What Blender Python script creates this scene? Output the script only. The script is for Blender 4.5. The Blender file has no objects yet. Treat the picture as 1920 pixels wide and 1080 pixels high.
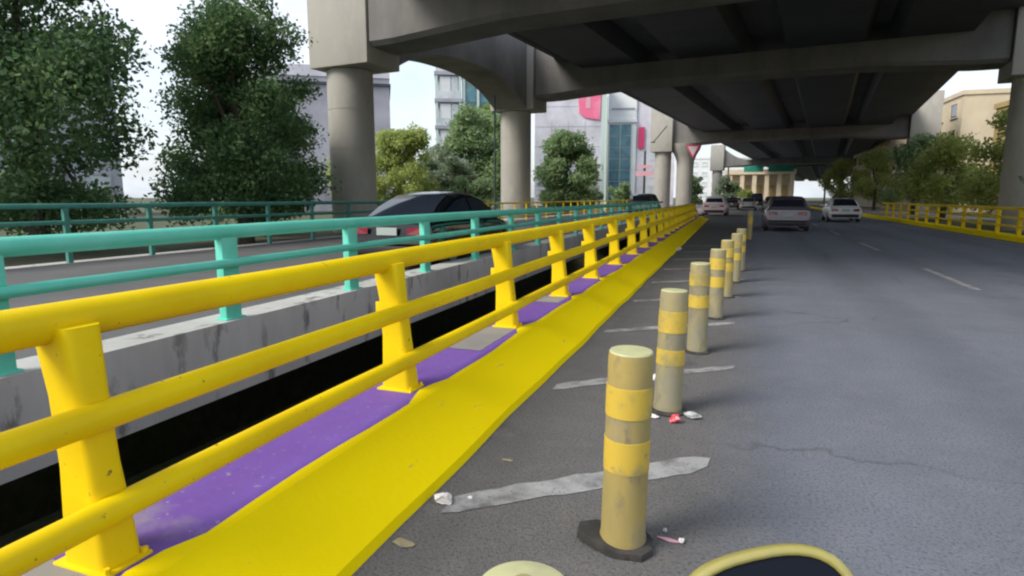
import bpy, bmesh, math, random
import numpy as np
from mathutils import Vector, Matrix
S = bpy.context.scene
COL = S.collection
random.seed(7)

# ------------------------------------------------------------------ camera
cam = bpy.data.cameras.new('camera'); co = bpy.data.objects.new('camera', cam); COL.objects.link(co)
cam.sensor_width = 36.0; cam.lens = 36.0 * 1150 / 1920
cam.clip_start = 0.05; cam.clip_end = 3000
co.location = (0, 0, 1.5)
co.rotation_euler = (math.radians(90 - 8.409), 0, math.radians(20.731))
S.camera = co
# ------------------------------------------------------------------ world
SUN_EL, SUN_AZ = math.radians(42), math.radians(222)     # azimuth clockwise from +Y
w = bpy.data.worlds.new('World'); S.world = w; w.use_nodes = True
nt = w.node_tree; nt.nodes.clear()
def wn(t): return nt.nodes.new(t)
out = wn('ShaderNodeOutputWorld'); bg = wn('ShaderNodeBackground')
sky = wn('ShaderNodeTexSky'); sky.sky_type = 'NISHITA'; sky.sun_disc = False
sky.sun_elevation = SUN_EL; sky.sun_rotation = SUN_AZ; sky.air_density = 1.2; sky.dust_density = 2.5; sky.ozone_density = 1.2
tc = wn('ShaderNodeTexCoord'); mp = wn('ShaderNodeMapping'); mp.inputs['Scale'].default_value = (1, 1, 2.6)
nz = wn('ShaderNodeTexNoise'); nz.inputs['Scale'].default_value = 1.9; nz.inputs['Detail'].default_value = 7; nz.inputs['Roughness'].default_value = .55
rp = wn('ShaderNodeValToRGB'); rp.color_ramp.elements[0].position = .36; rp.color_ramp.elements[1].position = .56
rp.color_ramp.elements[0].color = (.2, .2, .2, 1)
mx = wn('ShaderNodeMix'); mx.data_type = 'RGBA'
mx.inputs['B'].default_value = (4.0, 4.3, 4.75, 1)
L = nt.links.new
L(tc.outputs['Generated'], mp.inputs['Vector']); L(mp.outputs['Vector'], nz.inputs['Vector']); L(nz.outputs['Fac'], rp.inputs['Fac'])
L(rp.outputs['Color'], mx.inputs['Factor']); L(sky.outputs['Color'], mx.inputs['A']); L(mx.outputs['Result'], bg.inputs['Color'])
bg.inputs['Strength'].default_value = .118
L(bg.outputs['Background'], out.inputs['Surface'])
# ------------------------------------------------------------------ sun
sl = bpy.data.lights.new('sun', 'SUN'); sl.energy = 1.5; sl.angle = math.radians(24); sl.color = (1, .95, .87)
so = bpy.data.objects.new('sun', sl); COL.objects.link(so)
d = Vector((math.sin(SUN_AZ) * math.cos(SUN_EL), math.cos(SUN_AZ) * math.cos(SUN_EL), math.sin(SUN_EL)))
so.rotation_euler = d.to_track_quat('Z', 'Y').to_euler(); so.location = (0, 0, 40)
# ------------------------------------------------------------------ exposure
S.view_settings.view_transform = 'Standard'; S.view_settings.look = 'None'; S.view_settings.gamma = 1
S.view_settings.use_curve_mapping = False; S.view_settings.exposure = 1.1
S.cycles.filter_width = 2.2

# ------------------------------------------------------------------ materials
def mat(name, col, rough=.7, metal=0, noise=None, bump=0, stretch=(1, 1, 1), extra=None, coat=0, spec=None):
    """noise: list of (colour2, scale, lo, hi); coordinates are the object's own"""
    m = bpy.data.materials.new(name); m.use_nodes = True; t = m.node_tree; b = t.nodes['Principled BSDF']
    b.inputs['Roughness'].default_value = rough; b.inputs['Metallic'].default_value = metal
    b.inputs['Coat Weight'].default_value = coat
    if spec is not None: b.inputs['Specular IOR Level'].default_value = spec
    tc = t.nodes.new('ShaderNodeTexCoord'); mp = t.nodes.new('ShaderNodeMapping'); mp.inputs['Scale'].default_value = stretch
    t.links.new(tc.outputs['Object'], mp.inputs['Vector'])
    cur = None
    for (c2, sc, lo, hi) in (noise or []):
        n = t.nodes.new('ShaderNodeTexNoise'); n.inputs['Scale'].default_value = sc; n.inputs['Detail'].default_value = 6
        n.inputs['Roughness'].default_value = .62
        t.links.new(mp.outputs['Vector'], n.inputs['Vector'])
        r = t.nodes.new('ShaderNodeValToRGB'); r.color_ramp.elements[0].position = lo; r.color_ramp.elements[1].position = hi
        x = t.nodes.new('ShaderNodeMix'); x.data_type = 'RGBA'
        t.links.new(n.outputs['Fac'], r.inputs['Fac']); t.links.new(r.outputs['Color'], x.inputs['Factor'])
        if cur is None: x.inputs['A'].default_value = (*col, 1)
        else: t.links.new(cur, x.inputs['A'])
        x.inputs['B'].default_value = (*c2, 1); cur = x.outputs['Result']
    if cur is None: b.inputs['Base Color'].default_value = (*col, 1)
    else: t.links.new(cur, b.inputs['Base Color'])
    if bump:
        n = t.nodes.new('ShaderNodeTexNoise'); n.inputs['Scale'].default_value = bump[0]; n.inputs['Detail'].default_value = 5
        t.links.new(tc.outputs['Object'], n.inputs['Vector'])
        bp = t.nodes.new('ShaderNodeBump'); bp.inputs['Strength'].default_value = bump[1]; bp.inputs['Distance'].default_value = bump[2]
        t.links.new(n.outputs['Fac'], bp.inputs['Height']); t.links.new(bp.outputs['Normal'], b.inputs['Normal'])
    return m

def leafmat(name, c1, c2, c3, trans=.35):
    m = bpy.data.materials.new(name); m.use_nodes = True; t = m.node_tree; t.nodes.clear()
    o = t.nodes.new('ShaderNodeOutputMaterial'); g = t.nodes.new('ShaderNodeNewGeometry'); r = t.nodes.new('ShaderNodeValToRGB')
    r.color_ramp.elements[0].color = (*c1, 1); r.color_ramp.elements[1].color = (*c3, 1)
    e = r.color_ramp.elements.new(.5); e.color = (*c2, 1)
    d = t.nodes.new('ShaderNodeBsdfPrincipled'); d.inputs['Roughness'].default_value = .55
    tr = t.nodes.new('ShaderNodeBsdfTranslucent'); x = t.nodes.new('ShaderNodeMixShader'); x.inputs[0].default_value = trans
    l = t.links.new
    tn = t.nodes.new('ShaderNodeTexNoise'); tn.inputs['Scale'].default_value = 1.1; tn.inputs['Detail'].default_value = 2; l(g.outputs['Position'], tn.inputs['Vector'])
    am = t.nodes.new('ShaderNodeMapRange'); l(tn.outputs['Fac'], am.inputs['Value']); am.inputs['From Min'].default_value = .3; am.inputs['From Max'].default_value = .7
    ad = t.nodes.new('ShaderNodeMath'); ad.operation = 'MULTIPLY_ADD'; l(g.outputs['Random Per Island'], ad.inputs[0]); ad.inputs[1].default_value = .45
    ae = t.nodes.new('ShaderNodeMath'); ae.operation = 'MULTIPLY'; l(am.outputs[0], ae.inputs[0]); ae.inputs[1].default_value = .55; l(ae.outputs[0], ad.inputs[2])
    l(ad.outputs[0], r.inputs['Fac']); l(r.outputs['Color'], d.inputs['Base Color']); l(r.outputs['Color'], tr.inputs['Color'])
    l(d.outputs[0], x.inputs[1]); l(tr.outputs[0], x.inputs[2]); l(x.outputs[0], o.inputs['Surface'])
    return m

def asphalt_mat():
    m = mat('asphalt', (.145, .14, .14), .88, spec=.3, noise=[((.118, .114, .113), 1.1, .35, .7), ((.165, .152, .143), 5, .5, .8), ((.06, .06, .062), 60, .48, .70), ((.27, .265, .26), 95, .60, .72)], bump=(110, .7, .012))
    t = m.node_tree; b = t.nodes['Principled BSDF']; l = t.links.new
    src = b.inputs['Base Color'].links[0].from_socket
    g = t.nodes.new('ShaderNodeNewGeometry'); sp = t.nodes.new('ShaderNodeSeparateXYZ'); l(g.outputs['Position'], sp.inputs[0])
    # the travelled lane is worn smooth and paler; the gore by the kerb stays dirtier
    n = t.nodes.new('ShaderNodeTexNoise'); n.inputs['Scale'].default_value = .8; l(g.outputs['Position'], n.inputs['Vector'])
    a = t.nodes.new('ShaderNodeMath'); a.operation = 'MULTIPLY_ADD'; l(n.outputs['Fac'], a.inputs[0]); a.inputs[1].default_value = .5; l(sp.outputs['X'], a.inputs[2])
    mr = t.nodes.new('ShaderNodeMapRange'); l(a.outputs[0], mr.inputs['Value']); mr.inputs['From Min'].default_value = .05; mr.inputs['From Max'].default_value = .55
    x = t.nodes.new('ShaderNodeMix'); x.data_type = 'RGBA'; x.blend_type = 'MULTIPLY'; l(mr.outputs[0], x.inputs['Factor']); l(src, x.inputs['A'])
    x.inputs['B'].default_value = (1.2, 1.34, 1.6, 1)
    # thin branching cracks, sealed and dark, and oil drips in the middle of the lane
    v = t.nodes.new('ShaderNodeTexVoronoi'); v.feature = 'DISTANCE_TO_EDGE'; v.inputs['Scale'].default_value = .42
    n2 = t.nodes.new('ShaderNodeTexNoise'); n2.inputs['Scale'].default_value = 2.6; n2.inputs['Detail'].default_value = 5; l(g.outputs['Position'], n2.inputs['Vector'])
    va = t.nodes.new('ShaderNodeVectorMath'); va.operation = 'MULTIPLY_ADD'; l(n2.outputs['Color'], va.inputs[0]); va.inputs[1].default_value = (.55, .55, 0); l(g.outputs['Position'], va.inputs[2]); l(va.outputs[0], v.inputs['Vector'])
    m1 = t.nodes.new('ShaderNodeMapRange'); l(v.outputs['Distance'], m1.inputs['Value']); m1.inputs['From Min'].default_value = .002; m1.inputs['From Max'].default_value = .009; m1.inputs['To Min'].default_value = 1; m1.inputs['To Max'].default_value = 0
    n3 = t.nodes.new('ShaderNodeTexNoise'); n3.inputs['Scale'].default_value = .33; l(g.outputs['Position'], n3.inputs['Vector'])
    m2 = t.nodes.new('ShaderNodeMapRange'); l(n3.outputs['Fac'], m2.inputs['Value']); m2.inputs['From Min'].default_value = .47; m2.inputs['From Max'].default_value = .56; m2.inputs['To Max'].default_value = .4
    mm = t.nodes.new('ShaderNodeMath'); mm.operation = 'MULTIPLY'; l(m1.outputs[0], mm.inputs[0]); l(m2.outputs[0], mm.inputs[1])
    x2 = t.nodes.new('ShaderNodeMix'); x2.data_type = 'RGBA'; l(mm.outputs[0], x2.inputs['Factor']); l(x.outputs['Result'], x2.inputs['A']); x2.inputs['B'].default_value = (.045, .043, .042, 1)
    # tyre paths: two broad polished tracks along the lane
    sn = t.nodes.new('ShaderNodeMath'); sn.operation = 'SINE'; k1 = t.nodes.new('ShaderNodeMath'); k1.operation = 'MULTIPLY_ADD'; l(a.outputs[0], k1.inputs[0]); k1.inputs[1].default_value = 3.6; k1.inputs[2].default_value = .4; l(k1.outputs[0], sn.inputs[0])
    m3 = t.nodes.new('ShaderNodeMapRange'); l(sn.outputs[0], m3.inputs['Value']); m3.inputs['From Min'].default_value = 0; m3.inputs['To Max'].default_value = .5
    m4 = t.nodes.new('ShaderNodeMath'); m4.operation = 'MULTIPLY'; l(m3.outputs[0], m4.inputs[0]); l(mr.outputs[0], m4.inputs[1])
    x3 = t.nodes.new('ShaderNodeMix'); x3.data_type = 'RGBA'; x3.blend_type = 'MULTIPLY'; l(m4.outputs[0], x3.inputs['Factor']); l(x2.outputs['Result'], x3.inputs['A']); x3.inputs['B'].default_value = (.72, .73, .75, 1)
    l(x3.outputs['Result'], b.inputs['Base Color'])
    return m

M = {}
M['asphalt'] = asphalt_mat()
M['asphalt2'] = mat('asphalt far', (.13, .128, .13), .85, noise=[((.09, .09, .09), .9, .35, .7), ((.2, .19, .19), 60, .55, .8)])
M['conc'] = mat('pier concrete', (.40, .38, .335), .85, noise=[((.29, .275, .25), .35, .4, .75), ((.46, .44, .39), 1.8, .5, .8), ((.2, .19, .175), 3.5, .66, .85)], bump=(14, .25, .02), stretch=(1, 1, .45))
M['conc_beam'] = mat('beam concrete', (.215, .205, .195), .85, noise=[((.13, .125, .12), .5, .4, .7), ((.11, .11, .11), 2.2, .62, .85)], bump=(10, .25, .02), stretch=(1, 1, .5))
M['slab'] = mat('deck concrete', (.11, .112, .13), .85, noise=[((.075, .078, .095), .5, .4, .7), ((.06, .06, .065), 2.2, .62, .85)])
M['deckdark'] = mat('shade-darkened girder', (.052, .058, .082), .6, noise=[((.03, .034, .052), .4, .4, .7), ((.08, .08, .085), 2.2, .6, .85)])  # navy-dark base carries the shade below the deck
M['fascia'] = mat('stained fascia concrete', (.54, .525, .51), .85, noise=[((.40, .385, .37), .9, .45, .72), ((.10, .095, .09), 4.5, .57, .68), ((.52, .51, .49), 9, .55, .8)], bump=(25, .3, .01), stretch=(1, 1, .35))
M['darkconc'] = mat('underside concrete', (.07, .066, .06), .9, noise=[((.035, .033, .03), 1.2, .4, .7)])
M['soil'] = mat('soil', (.03, .027, .022), .95, noise=[((.015, .014, .012), 2, .4, .7)])
M['yellow'] = mat('yellow paint', (.86, .625, .002), .5, spec=.22, noise=[((.70, .47, .003), 1.3, .4, .75), ((.5, .34, .02), 9, .72, .88), ((.20, .11, .035), 22, .675, .71)], bump=(30, .15, .004))
M['kyellow'] = mat('yellow kerb paint', (.93, .72, .001), .75, spec=.08, noise=[((.89, .67, .002), .9, .35, .7), ((.66, .49, .03), 7, .68, .85), ((.40, .32, .10), 13, .66, .76)], stretch=(1, .22, 1), bump=(22, .3, .006))
M['purple'] = mat('purple paint', (.16, .08, .34), .7, spec=.2, noise=[((.19, .10, .40), 1.5, .4, .7), ((.27, .24, .27), 1.15, .6, .72), ((.11, .05, .26), 8, .6, .8), ((.30, .27, .29), 24, .63, .68)], bump=(30, .3, .006))
M['teal'] = mat('teal paint', (.13, .62, .47), .45, spec=.3, noise=[((.20, .68, .55), 2, .4, .7), ((.05, .33, .25), 9, .68, .85)])
M['tealfar'] = mat('faded teal paint', (.075, .27, .215), .55, noise=[((.05, .19, .16), 3, .4, .7)])
M['white'] = mat('worn road paint', (.30, .30, .30), .8, noise=[((.14, .137, .136), 5, .44, .62), ((.40, .39, .39), 3, .5, .7), ((.13, .13, .13), 45, .58, .68)])
M['bollard'] = mat('faded bollard plastic', (.29, .235, .09), .65, noise=[((.42, .31, .085), 2.0, .38, .6), ((.27, .235, .15), 3.5, .48, .62), ((.17, .145, .10), 11, .56, .74)], stretch=(1, 1, .5), bump=(20, .15, .005))
M['bollard_g'] = mat('grey faded bollard plastic', (.26, .24, .16), .65, noise=[((.38, .30, .10), 2.3, .42, .6), ((.19, .18, .145), 3.5, .46, .62), ((.12, .13, .1), 12, .6, .75)], stretch=(1, 1, .5), bump=(20, .15, .005))
M['band'] = mat('bright band', (.60, .42, .055), .55, noise=[((.36, .29, .10), 3.0, .45, .56), ((.3, .25, .12), 14, .58, .7)])
M['cap'] = mat('bollard cap', (.50, .50, .26), .55, noise=[((.42, .41, .25), 12, .45, .7)])
M['rubber'] = mat('rubber', (.03, .028, .026), .85, noise=[((.07, .06, .055), 8, .45, .7)], bump=(40, .5, .01))
M['paper'] = mat('paper', (.78, .74, .72), .8, noise=[((.5, .46, .43), 30, .5, .75)])
M['redw'] = mat('red wrapper', (.62, .04, .07), .4, noise=[((.8, .45, .45), 30, .5, .6)])
M['film'] = mat('clear film', (.5, .52, .52), .2, noise=[((.3, .3, .3), 40, .45, .6)])
M['bark'] = mat('bark', (.09, .07, .055), .95, noise=[((.05, .04, .03), 8, .4, .7)], stretch=(1, 1, .3), bump=(18, .6, .03))
M['grass'] = mat('verge ground', (.07, .085, .035), .95, noise=[((.11, .09, .06), .4, .4, .7), ((.04, .06, .02), 3, .4, .7)], bump=(5, .5, .05))
M['black'] = mat('black car paint', (.004, .005, .007), .16, spec=.4, coat=.5)
M['grey_paint'] = mat('grey car paint', (.09, .10, .115), .3, metal=.3, coat=1)
M['silver'] = mat('silver car paint', (.42, .43, .44), .3, metal=.4, coat=1)
M['pink'] = mat('pink taxi paint', (.60, .40, .44), .3, coat=.6)
M['whitep'] = mat('white paint', (.72, .70, .70), .35, coat=.4)
M['purplecar'] = mat('maroon car paint', (.10, .07, .10), .3, coat=1)
M['mglass'] = mat('dark mirror glass', (.006, .008, .014), .25, spec=.12)
M['glass'] = mat('dark glass', (.02, .027, .042), .05, spec=1.0)
M['glass'].node_tree.nodes['Principled BSDF'].inputs['IOR'].default_value = 1.9
M['bglass'] = mat('blue green glass', (.055, .17, .21), .22, noise=[((.12, .27, .32), .25, .4, .6), ((.03, .09, .12), .6, .5, .7)])
M['gglass'] = mat('green glass', (.05, .12, .11), .2, noise=[((.14, .22, .2), .5, .4, .6)])
M['pglass'] = mat('pale glass', (.45, .50, .52), .25, noise=[((.62, .66, .68), .5, .4, .6)])
M['tail'] = mat('tail light', (.22, .012, .03), .2, coat=.5)
M['plate'] = mat('number plate', (.38, .43, .40), .4)
M['rim'] = mat('alloy rim', (.35, .35, .36), .35, metal=.8)
M['trim'] = mat('black trim', (.015, .015, .016), .5)
M['cream'] = mat('cream render', (.62, .53, .38), .8, noise=[((.5, .41, .28), .4, .4, .7)])
M['ochre'] = mat('ochre render', (.42, .31, .12), .8, noise=[((.33, .24, .1), .4, .4, .7)])
M['lilac'] = mat('pale lilac render', (.68, .67, .73), .8, noise=[((.43, .42, .47), .2, .4, .7)])
M['greyl'] = mat('grey lilac render', (.42, .42, .47), .8, noise=[((.25, .25, .29), .2, .4, .7)])
M['wwall'] = mat('white cladding', (.72, .74, .74), .7, noise=[((.6, .63, .63), .2, .4, .7)])
M['mint'] = mat('pale mint frame', (.52, .62, .58), .7)
M['pinksign'] = mat('pink sign panel', (.80, .16, .29), .6, noise=[((.85, .3, .42), .5, .5, .7)])
M['palepink'] = mat('faded pink sign', (.68, .36, .42), .6)
M['redsign'] = mat('red banner', (.55, .04, .13), .6)
M['signgreen'] = mat('green sign', (.02, .22, .15), .5, noise=[((.04, .30, .22), .6, .45, .6)])
M['pole'] = mat('dark green pole', (.035, .06, .05), .5)
M['palepole'] = mat('pale pole', (.5, .58, .5), .5)
M['signwhite'] = mat('faded sign face', (.62, .50, .53), .6)
M['mirror_y'] = mat('olive yellow shell', (.34, .30, .075), .3, coat=.6, noise=[((.27, .24, .08), 9, .4, .7)])
M['pave'] = mat('pavement', (.27, .26, .25), .9, noise=[((.2, .195, .19), 1.5, .4, .7)])

# ------------------------------------------------------------------ mesh helpers
class MB:
    def __init__(s): s.v = []; s.f = []
    def add(s, vs, fs):
        n = len(s.v); s.v += [tuple(v) for v in vs]; s.f += [tuple(i + n for i in f) for f in fs]; return s
    def box(s, x0, x1, y0, y1, z0, z1):
        return s.add([(x0, y0, z0), (x1, y0, z0), (x1, y1, z0), (x0, y1, z0), (x0, y0, z1), (x1, y0, z1), (x1, y1, z1), (x0, y1, z1)],
                     [(3, 2, 1, 0), (4, 5, 6, 7), (0, 1, 5, 4), (1, 2, 6, 5), (2, 3, 7, 6), (3, 0, 4, 7)])
    def rings(s, rings, closed=True, caps=True):
        n = len(rings[0]); vs = [p for r in rings for p in r]; fs = []
        for i in range(len(rings) - 1):
            for j in range(n if closed else n - 1):
                a = i * n + j; b = i * n + (j + 1) % n; fs.append((a, b, b + n, a + n))
        if caps: fs.append(tuple(range(n - 1, -1, -1))); fs.append(tuple((len(rings) - 1) * n + j for j in range(n)))
        return s.add(vs, fs)
    def cyl(s, c, r0, r1, z0, z1, n=24):
        cx, cy = c
        return s.rings([[(cx + r * math.cos(2 * math.pi * j / n), cy + r * math.sin(2 * math.pi * j / n), z) for j in range(n)] for r, z in ((r0, z0), (r1, z1))])
    def lathe(s, c, prof, n=32):
        cx, cy = c
        return s.rings([[(cx + r * math.cos(2 * math.pi * j / n), cy + r * math.sin(2 * math.pi * j / n), z) for j in range(n)] for r, z in prof])
    def tube(s, pts, r, n=12):
        pts = [Vector(p) for p in pts]; rs = r if isinstance(r, (list, tuple)) else [r] * len(pts); rings = []
        for i, p in enumerate(pts):
            t = (pts[min(i + 1, len(pts) - 1)] - pts[max(i - 1, 0)]).normalized()
            a = t.cross(Vector((0, 0, 1)));
            if a.length < .05: a = t.cross(Vector((1, 0, 0)))
            a.normalize(); b = a.cross(t)
            rings.append([tuple(p + a * math.cos(2 * math.pi * j / n) * rs[i] + b * math.sin(2 * math.pi * j / n) * rs[i]) for j in range(n)])
        return s.rings(rings)
    def prism(s, poly, axis, a, b):
        """extrude 2-D polygon; axis 'x': poly=(y,z); 'y': poly=(x,z)"""
        mk = (lambda p, t: (t, p[0], p[1])) if axis == 'x' else (lambda p, t: (p[0], t, p[1]))
        n = len(poly); vs = [mk(p, a) for p in poly] + [mk(p, b) for p in poly]
        return s.add(vs, [tuple(range(n)), tuple(range(2 * n - 1, n - 1, -1))] + [(i + n, (i + 1) % n + n, (i + 1) % n, i) for i in range(n)])
    def build(s, name, m, parent=None, smooth=False, bevel=0, angle=40):
        me = bpy.data.meshes.new(name); me.from_pydata(s.v, [], s.f); me.update()
        bm = bmesh.new(); bm.from_mesh(me); bmesh.ops.recalc_face_normals(bm, faces=bm.faces)
        if bevel:
            es = [e for e in bm.edges if len(e.link_faces) == 2 and e.calc_face_angle(0) > .5]
            bmesh.ops.bevel(bm, geom=es, offset=bevel, segments=2, affect='EDGES', profile=.6)
        if smooth or bevel:
            for f in bm.faces: f.smooth = True
            for e in bm.edges:
                if len(e.link_faces) == 2 and e.calc_face_angle(0) > math.radians(angle): e.smooth = False
        bm.to_mesh(me); bm.free()
        me.materials.append(m); o = bpy.data.objects.new(name, me); COL.objects.link(o)
        if parent: o.parent = parent
        return o

def tag(o, label, cat, group=None):
    o['label'] = label; o['category'] = cat
    if group: o['group'] = group
    return o
def struct(o): o['kind'] = 'structure'; return o
def empty(name, loc, label, cat, group=None, rz=0):
    o = bpy.data.objects.new(name, None); COL.objects.link(o); o.location = loc; o.rotation_euler = (0, 0, rz)
    o.empty_display_size = .2
    return tag(o, label, cat, group)
def inst(src, parent, loc=None, rz=None, scale=None):
    o = src.copy(); COL.objects.link(o); o.parent = parent
    if loc is not None: o.location = loc
    if rz is not None: o.rotation_euler = (0, 0, rz)
    if scale is not None: o.scale = scale
    return o
def copy_tree(o, parent=None):
    c = o.copy(); COL.objects.link(c); c.parent = parent
    for ch in list(o.children): copy_tree(ch, c)
    return c

# kerb line: everything along our bridge drifts 2.3 cm to the left per metre
SL = -.023
def kx(y, off): return off + SL * y
K_END = 46

# ------------------------------------------------------------------ ground, decks
g = MB()
def rect(mb, x0, x1, y0, y1, z): mb.add([(x0, y0, z), (x1, y0, z), (x1, y1, z), (x0, y1, z)], [(0, 1, 2, 3)])
GX0, GX1, GY0, GY1 = -15.2, 9.4, -30, 50
for a in ((-1500, GX0, -400, 2500), (GX1, 1500, -400, 2500), (GX0, GX1, GY1, 2500), (GX0, GX1, -400, GY0)): rect(g, *a, -.06)
rect(g, GX0, GX1, GY0, GY1, -6)
g.add([(GX0, GY0, -6), (GX0, GY1, -6), (GX0, GY1, -.06), (GX0, GY0, -.06)], [(0, 1, 2, 3)])
g.add([(GX1, GY0, -6), (GX1, GY1, -6), (GX1, GY1, -.06), (GX1, GY0, -.06)], [(0, 1, 2, 3)])
g.add([(GX0, GY1, -6), (GX1, GY1, -6), (GX1, GY1, -.06), (GX0, GY1, -.06)], [(0, 1, 2, 3)])
g.add([(GX0, GY0, -6), (GX1, GY0, -6), (GX1, GY0, -.06), (GX0, GY0, -.06)], [(0, 1, 2, 3)])
struct(g.build('ground', M['grass']))

def ribbon(ys, offs, z, mb=None):
    """flat strip following the kerb line; offs(y)->(x0,x1)"""
    mb = mb or MB(); n = len(mb.v)
    for y in ys:
        a, b = offs(y); mb.v += [(a, y, z), (b, y, z)]
    for i in range(len(ys) - 1): mb.f.append((n + 2 * i, n + 2 * i + 1, n + 2 * i + 3, n + 2 * i + 2))
    return mb
# our bridge slab, with road sheet on top
s = MB(); ys = [-28 + i * 3 for i in range(27)]
rg = []
for y in ys:
    a = kx(y, -2.16); rg.append([(a, y, -.5), (a, y, .225), (a + .12, y, .225), (a + .12, y, -.02), (9.3, y, -.02), (9.3, y, -.7), (a + 1.0, y, -.9), (a + .9, y, -.5)])
s.rings(rg); struct(s.build('bridge_deck', M['darkconc']))
s = MB(); rect(s, -3.4, 8.6, 49.5, 400, -.012); ribbon([-28, 0, 20, 50], lambda y: (kx(y, -1.38), 8.6), 0, s)
struct(s.build('road', M['asphalt']))
# other carriageway slab
OX = -4.55
s = MB()
s.rings([[(OX + SL * y, y, -.42), (OX + SL * y, y, .30), (OX - .42 + SL * y, y, .30), (OX - .45 + SL * y, y, .14), (-13.6, y, .14), (-13.6, y, -.7), (OX - 1.3 + SL * y, y, -.7), (OX - 1.2 + SL * y, y, -.42)] for y in ys])
struct(s.build('parapet_slab', M['fascia']))
s = MB(); ribbon([-28, 50], lambda y: (-13.1, OX - .46 + SL * y), .15, s); rect(s, -13.1, -5.9, 50, 400, .13)
struct(s.build('other_carriageway', M['asphalt2']))
# median beyond the end of the bridge
s = MB().box(-5.9, -3.45, 50, 400, -.05, .16); struct(s.build('median_pavement', M['pave'], bevel=.02))
# underside beams of both decks are seen as darkness only
# kerb: purple top and one broad sloping yellow face
random.seed(3)
PY = [-.7, 1.35, 3.42, 5.5, 7.5, 9.4, 11.5, 13.7] + [15.7 + 2 * i for i in range(12)]
ys = [-4 + .14 * i for i in range(int((K_END + 4) / .14) + 1)]
def wob(y, k): return .012 * math.sin(1.7 * y + k) + .008 * math.sin(4.1 * y + 2 * k) + random.uniform(-.002, .002)
def endf(y):      # the nose of the kerb runs down over its last three metres
    return max(.06, min(1, (K_END + .6 - y) / 3.2))
mbp, mby = [], []
for y in ys:
    e = endf(y); dp = min(abs(y - q) for q in PY); xi = kx(y, -1.80) + wob(y, 1) - .07 * math.exp(-(dp / .16) ** 4); xo = kx(y, -1.355) + .6 * wob(y, 4); xb = kx(y, -2.19)
    zt = .25 * e
    mbp.append([(xb, y, -.02), (xb, y, zt), (xi, y, zt), (xi + .02, y, -.02)])
    mby.append([(xi + .021, y, -.02), (xi + .002, y, zt + .003), (kx(y, -1.76), y, zt - .006), (xo - .03, y, .03 * e + .012), (xo, y, -.02)])
ko = empty('kerb', (0, 0, 0), 'broad bright yellow sloping kerb with purple painted top under the yellow railing', 'kerb')
MB().rings(mbp).build('purple_top', M['purple'], ko, bevel=0)
MB().rings(mby).build('yellow_face', M['kyellow'], ko, smooth=True, angle=9)

random.seed(8)
def patch(ya, yb, u0, u1):
    top, bot = [], []; n = 12
    for k in range(n + 1):
        y = ya + (yb - ya) * k / n; e_ = 1
        xl, xr = kx(y, -2.185), kx(y, -1.875); m_ = (xl + xr) / 2; hw_ = (xr - xl) / 2 * e_
        top.append((m_ + hw_ * u1 + random.uniform(-.012, .004), y, .2535)); bot.append((m_ - hw_ * u0, y, .2535))
    return MB().add(bot + top, [(k, k + 1, n + 2 + k, n + 1 + k) for k in range(n)]).build('bare_patch', M['pave'], ko)
patch(4.5, 5.4, 1, 1); patch(6.95, 7.36, 1, 1); patch(.9, 1.28, 1, 1)
# ------------------------------------------------------------------ yellow railing
def railing(name, label, group, x0, rails, posts, y0, y1, m, post_fn, n=14, drop=None):
    root = empty(name, (x0, y0, 0), label, 'railing', group)
    for (nm, dx, z, r, ov) in rails:
        pts = []; k = max(4, int((y1 - y0) / 2))
        for i in range(k + 1):
            y = (y1 - y0) * i / k; pts.append((dx + SL * (y + y0) - SL * y0, y, z + .004 * math.sin(y * 1.3 + z * 5)))
        if drop: pts += [(pts[-1][0] + .01, pts[-1][1] + .45, z - .05), (pts[-1][0] + .02, pts[-1][1] + .75, z - .2 if z > .6 else z - .12), (pts[-1][0] + .02, pts[-1][1] + .9, max(.3, z - .5))]
        mb = MB().tube(pts, r, n)
        o = mb.build(nm, m, root, smooth=True, angle=60)
    for i, y in enumerate(posts):
        p = post_fn(i) ; p.parent = root; p.location = (SL * (y - y0), y - y0, 0)
    return root

# yellow post: closed tapering cast post leaning back, with base plate and fins
pm = MB()
def rr(cx, cy, a, b, z, r=.03, n=5):
    out = []
    for (sx, sy, a0) in ((1, 1, 0), (-1, 1, 90), (-1, -1, 180), (1, -1, 270)):
        for k in range(n):
            t = math.radians(a0 + 90 * k / (n - 1)); out.append((cx + sx * (a - r) + r * math.cos(t), cy + sy * (b - r) + r * math.sin(t), z))
    return out
pm.rings([rr(.0, 0, .105, .075, .245), rr(-.005, 0, .10, .07, .36), rr(-.02, 0, .085, .06, .6), rr(-.04, 0, .082, .06, .85), rr(-.06, 0, .088, .064, 1.0), rr(-.07, 0, .092, .066, 1.08)])
post_src = pm.build('post', M['yellow'], None, smooth=True, angle=50)
bp_ = MB().box(-.13, .125, -.09, .09, .245, .262).build('base_plate', M['yellow'], post_src, bevel=.006)
MB().prism([(-.085, .62), (-.17, .7), (-.17, .82), (-.085, .82)], 'y', -.012, .012).build('fin', M['yellow'], post_src, bevel=.003)
for xx, yy in ((.112, .07), (.112, -.07)): MB().cyl((xx, yy), .012, .011, .262, .28, 6).build('bolt', M['yellow'], post_src)
posts_y = PY
def pf(i):
    if i == 0: return post_src
    c = post_src.copy(); COL.objects.link(c)
    if i < 12:
        for ch in list(post_src.children):
            k = ch.copy(); COL.objects.link(k); k.parent = c
    return c
XR = -1.99 - SL * 1.0
# the post list is measured from the start of the rails
railing('yellow_railing', 'bright yellow three-pipe bridge railing with stout posts on the purple kerb top', None, XR - .0,
        [('top_rail', -.085, 1.09, .066, 0), ('middle_rail', .055, .775, .052, 0), ('lower_rail', .095, .46, .049, 0)],
        posts_y, -1.6, 39.0, M['yellow'], pf, drop=True)

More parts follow.
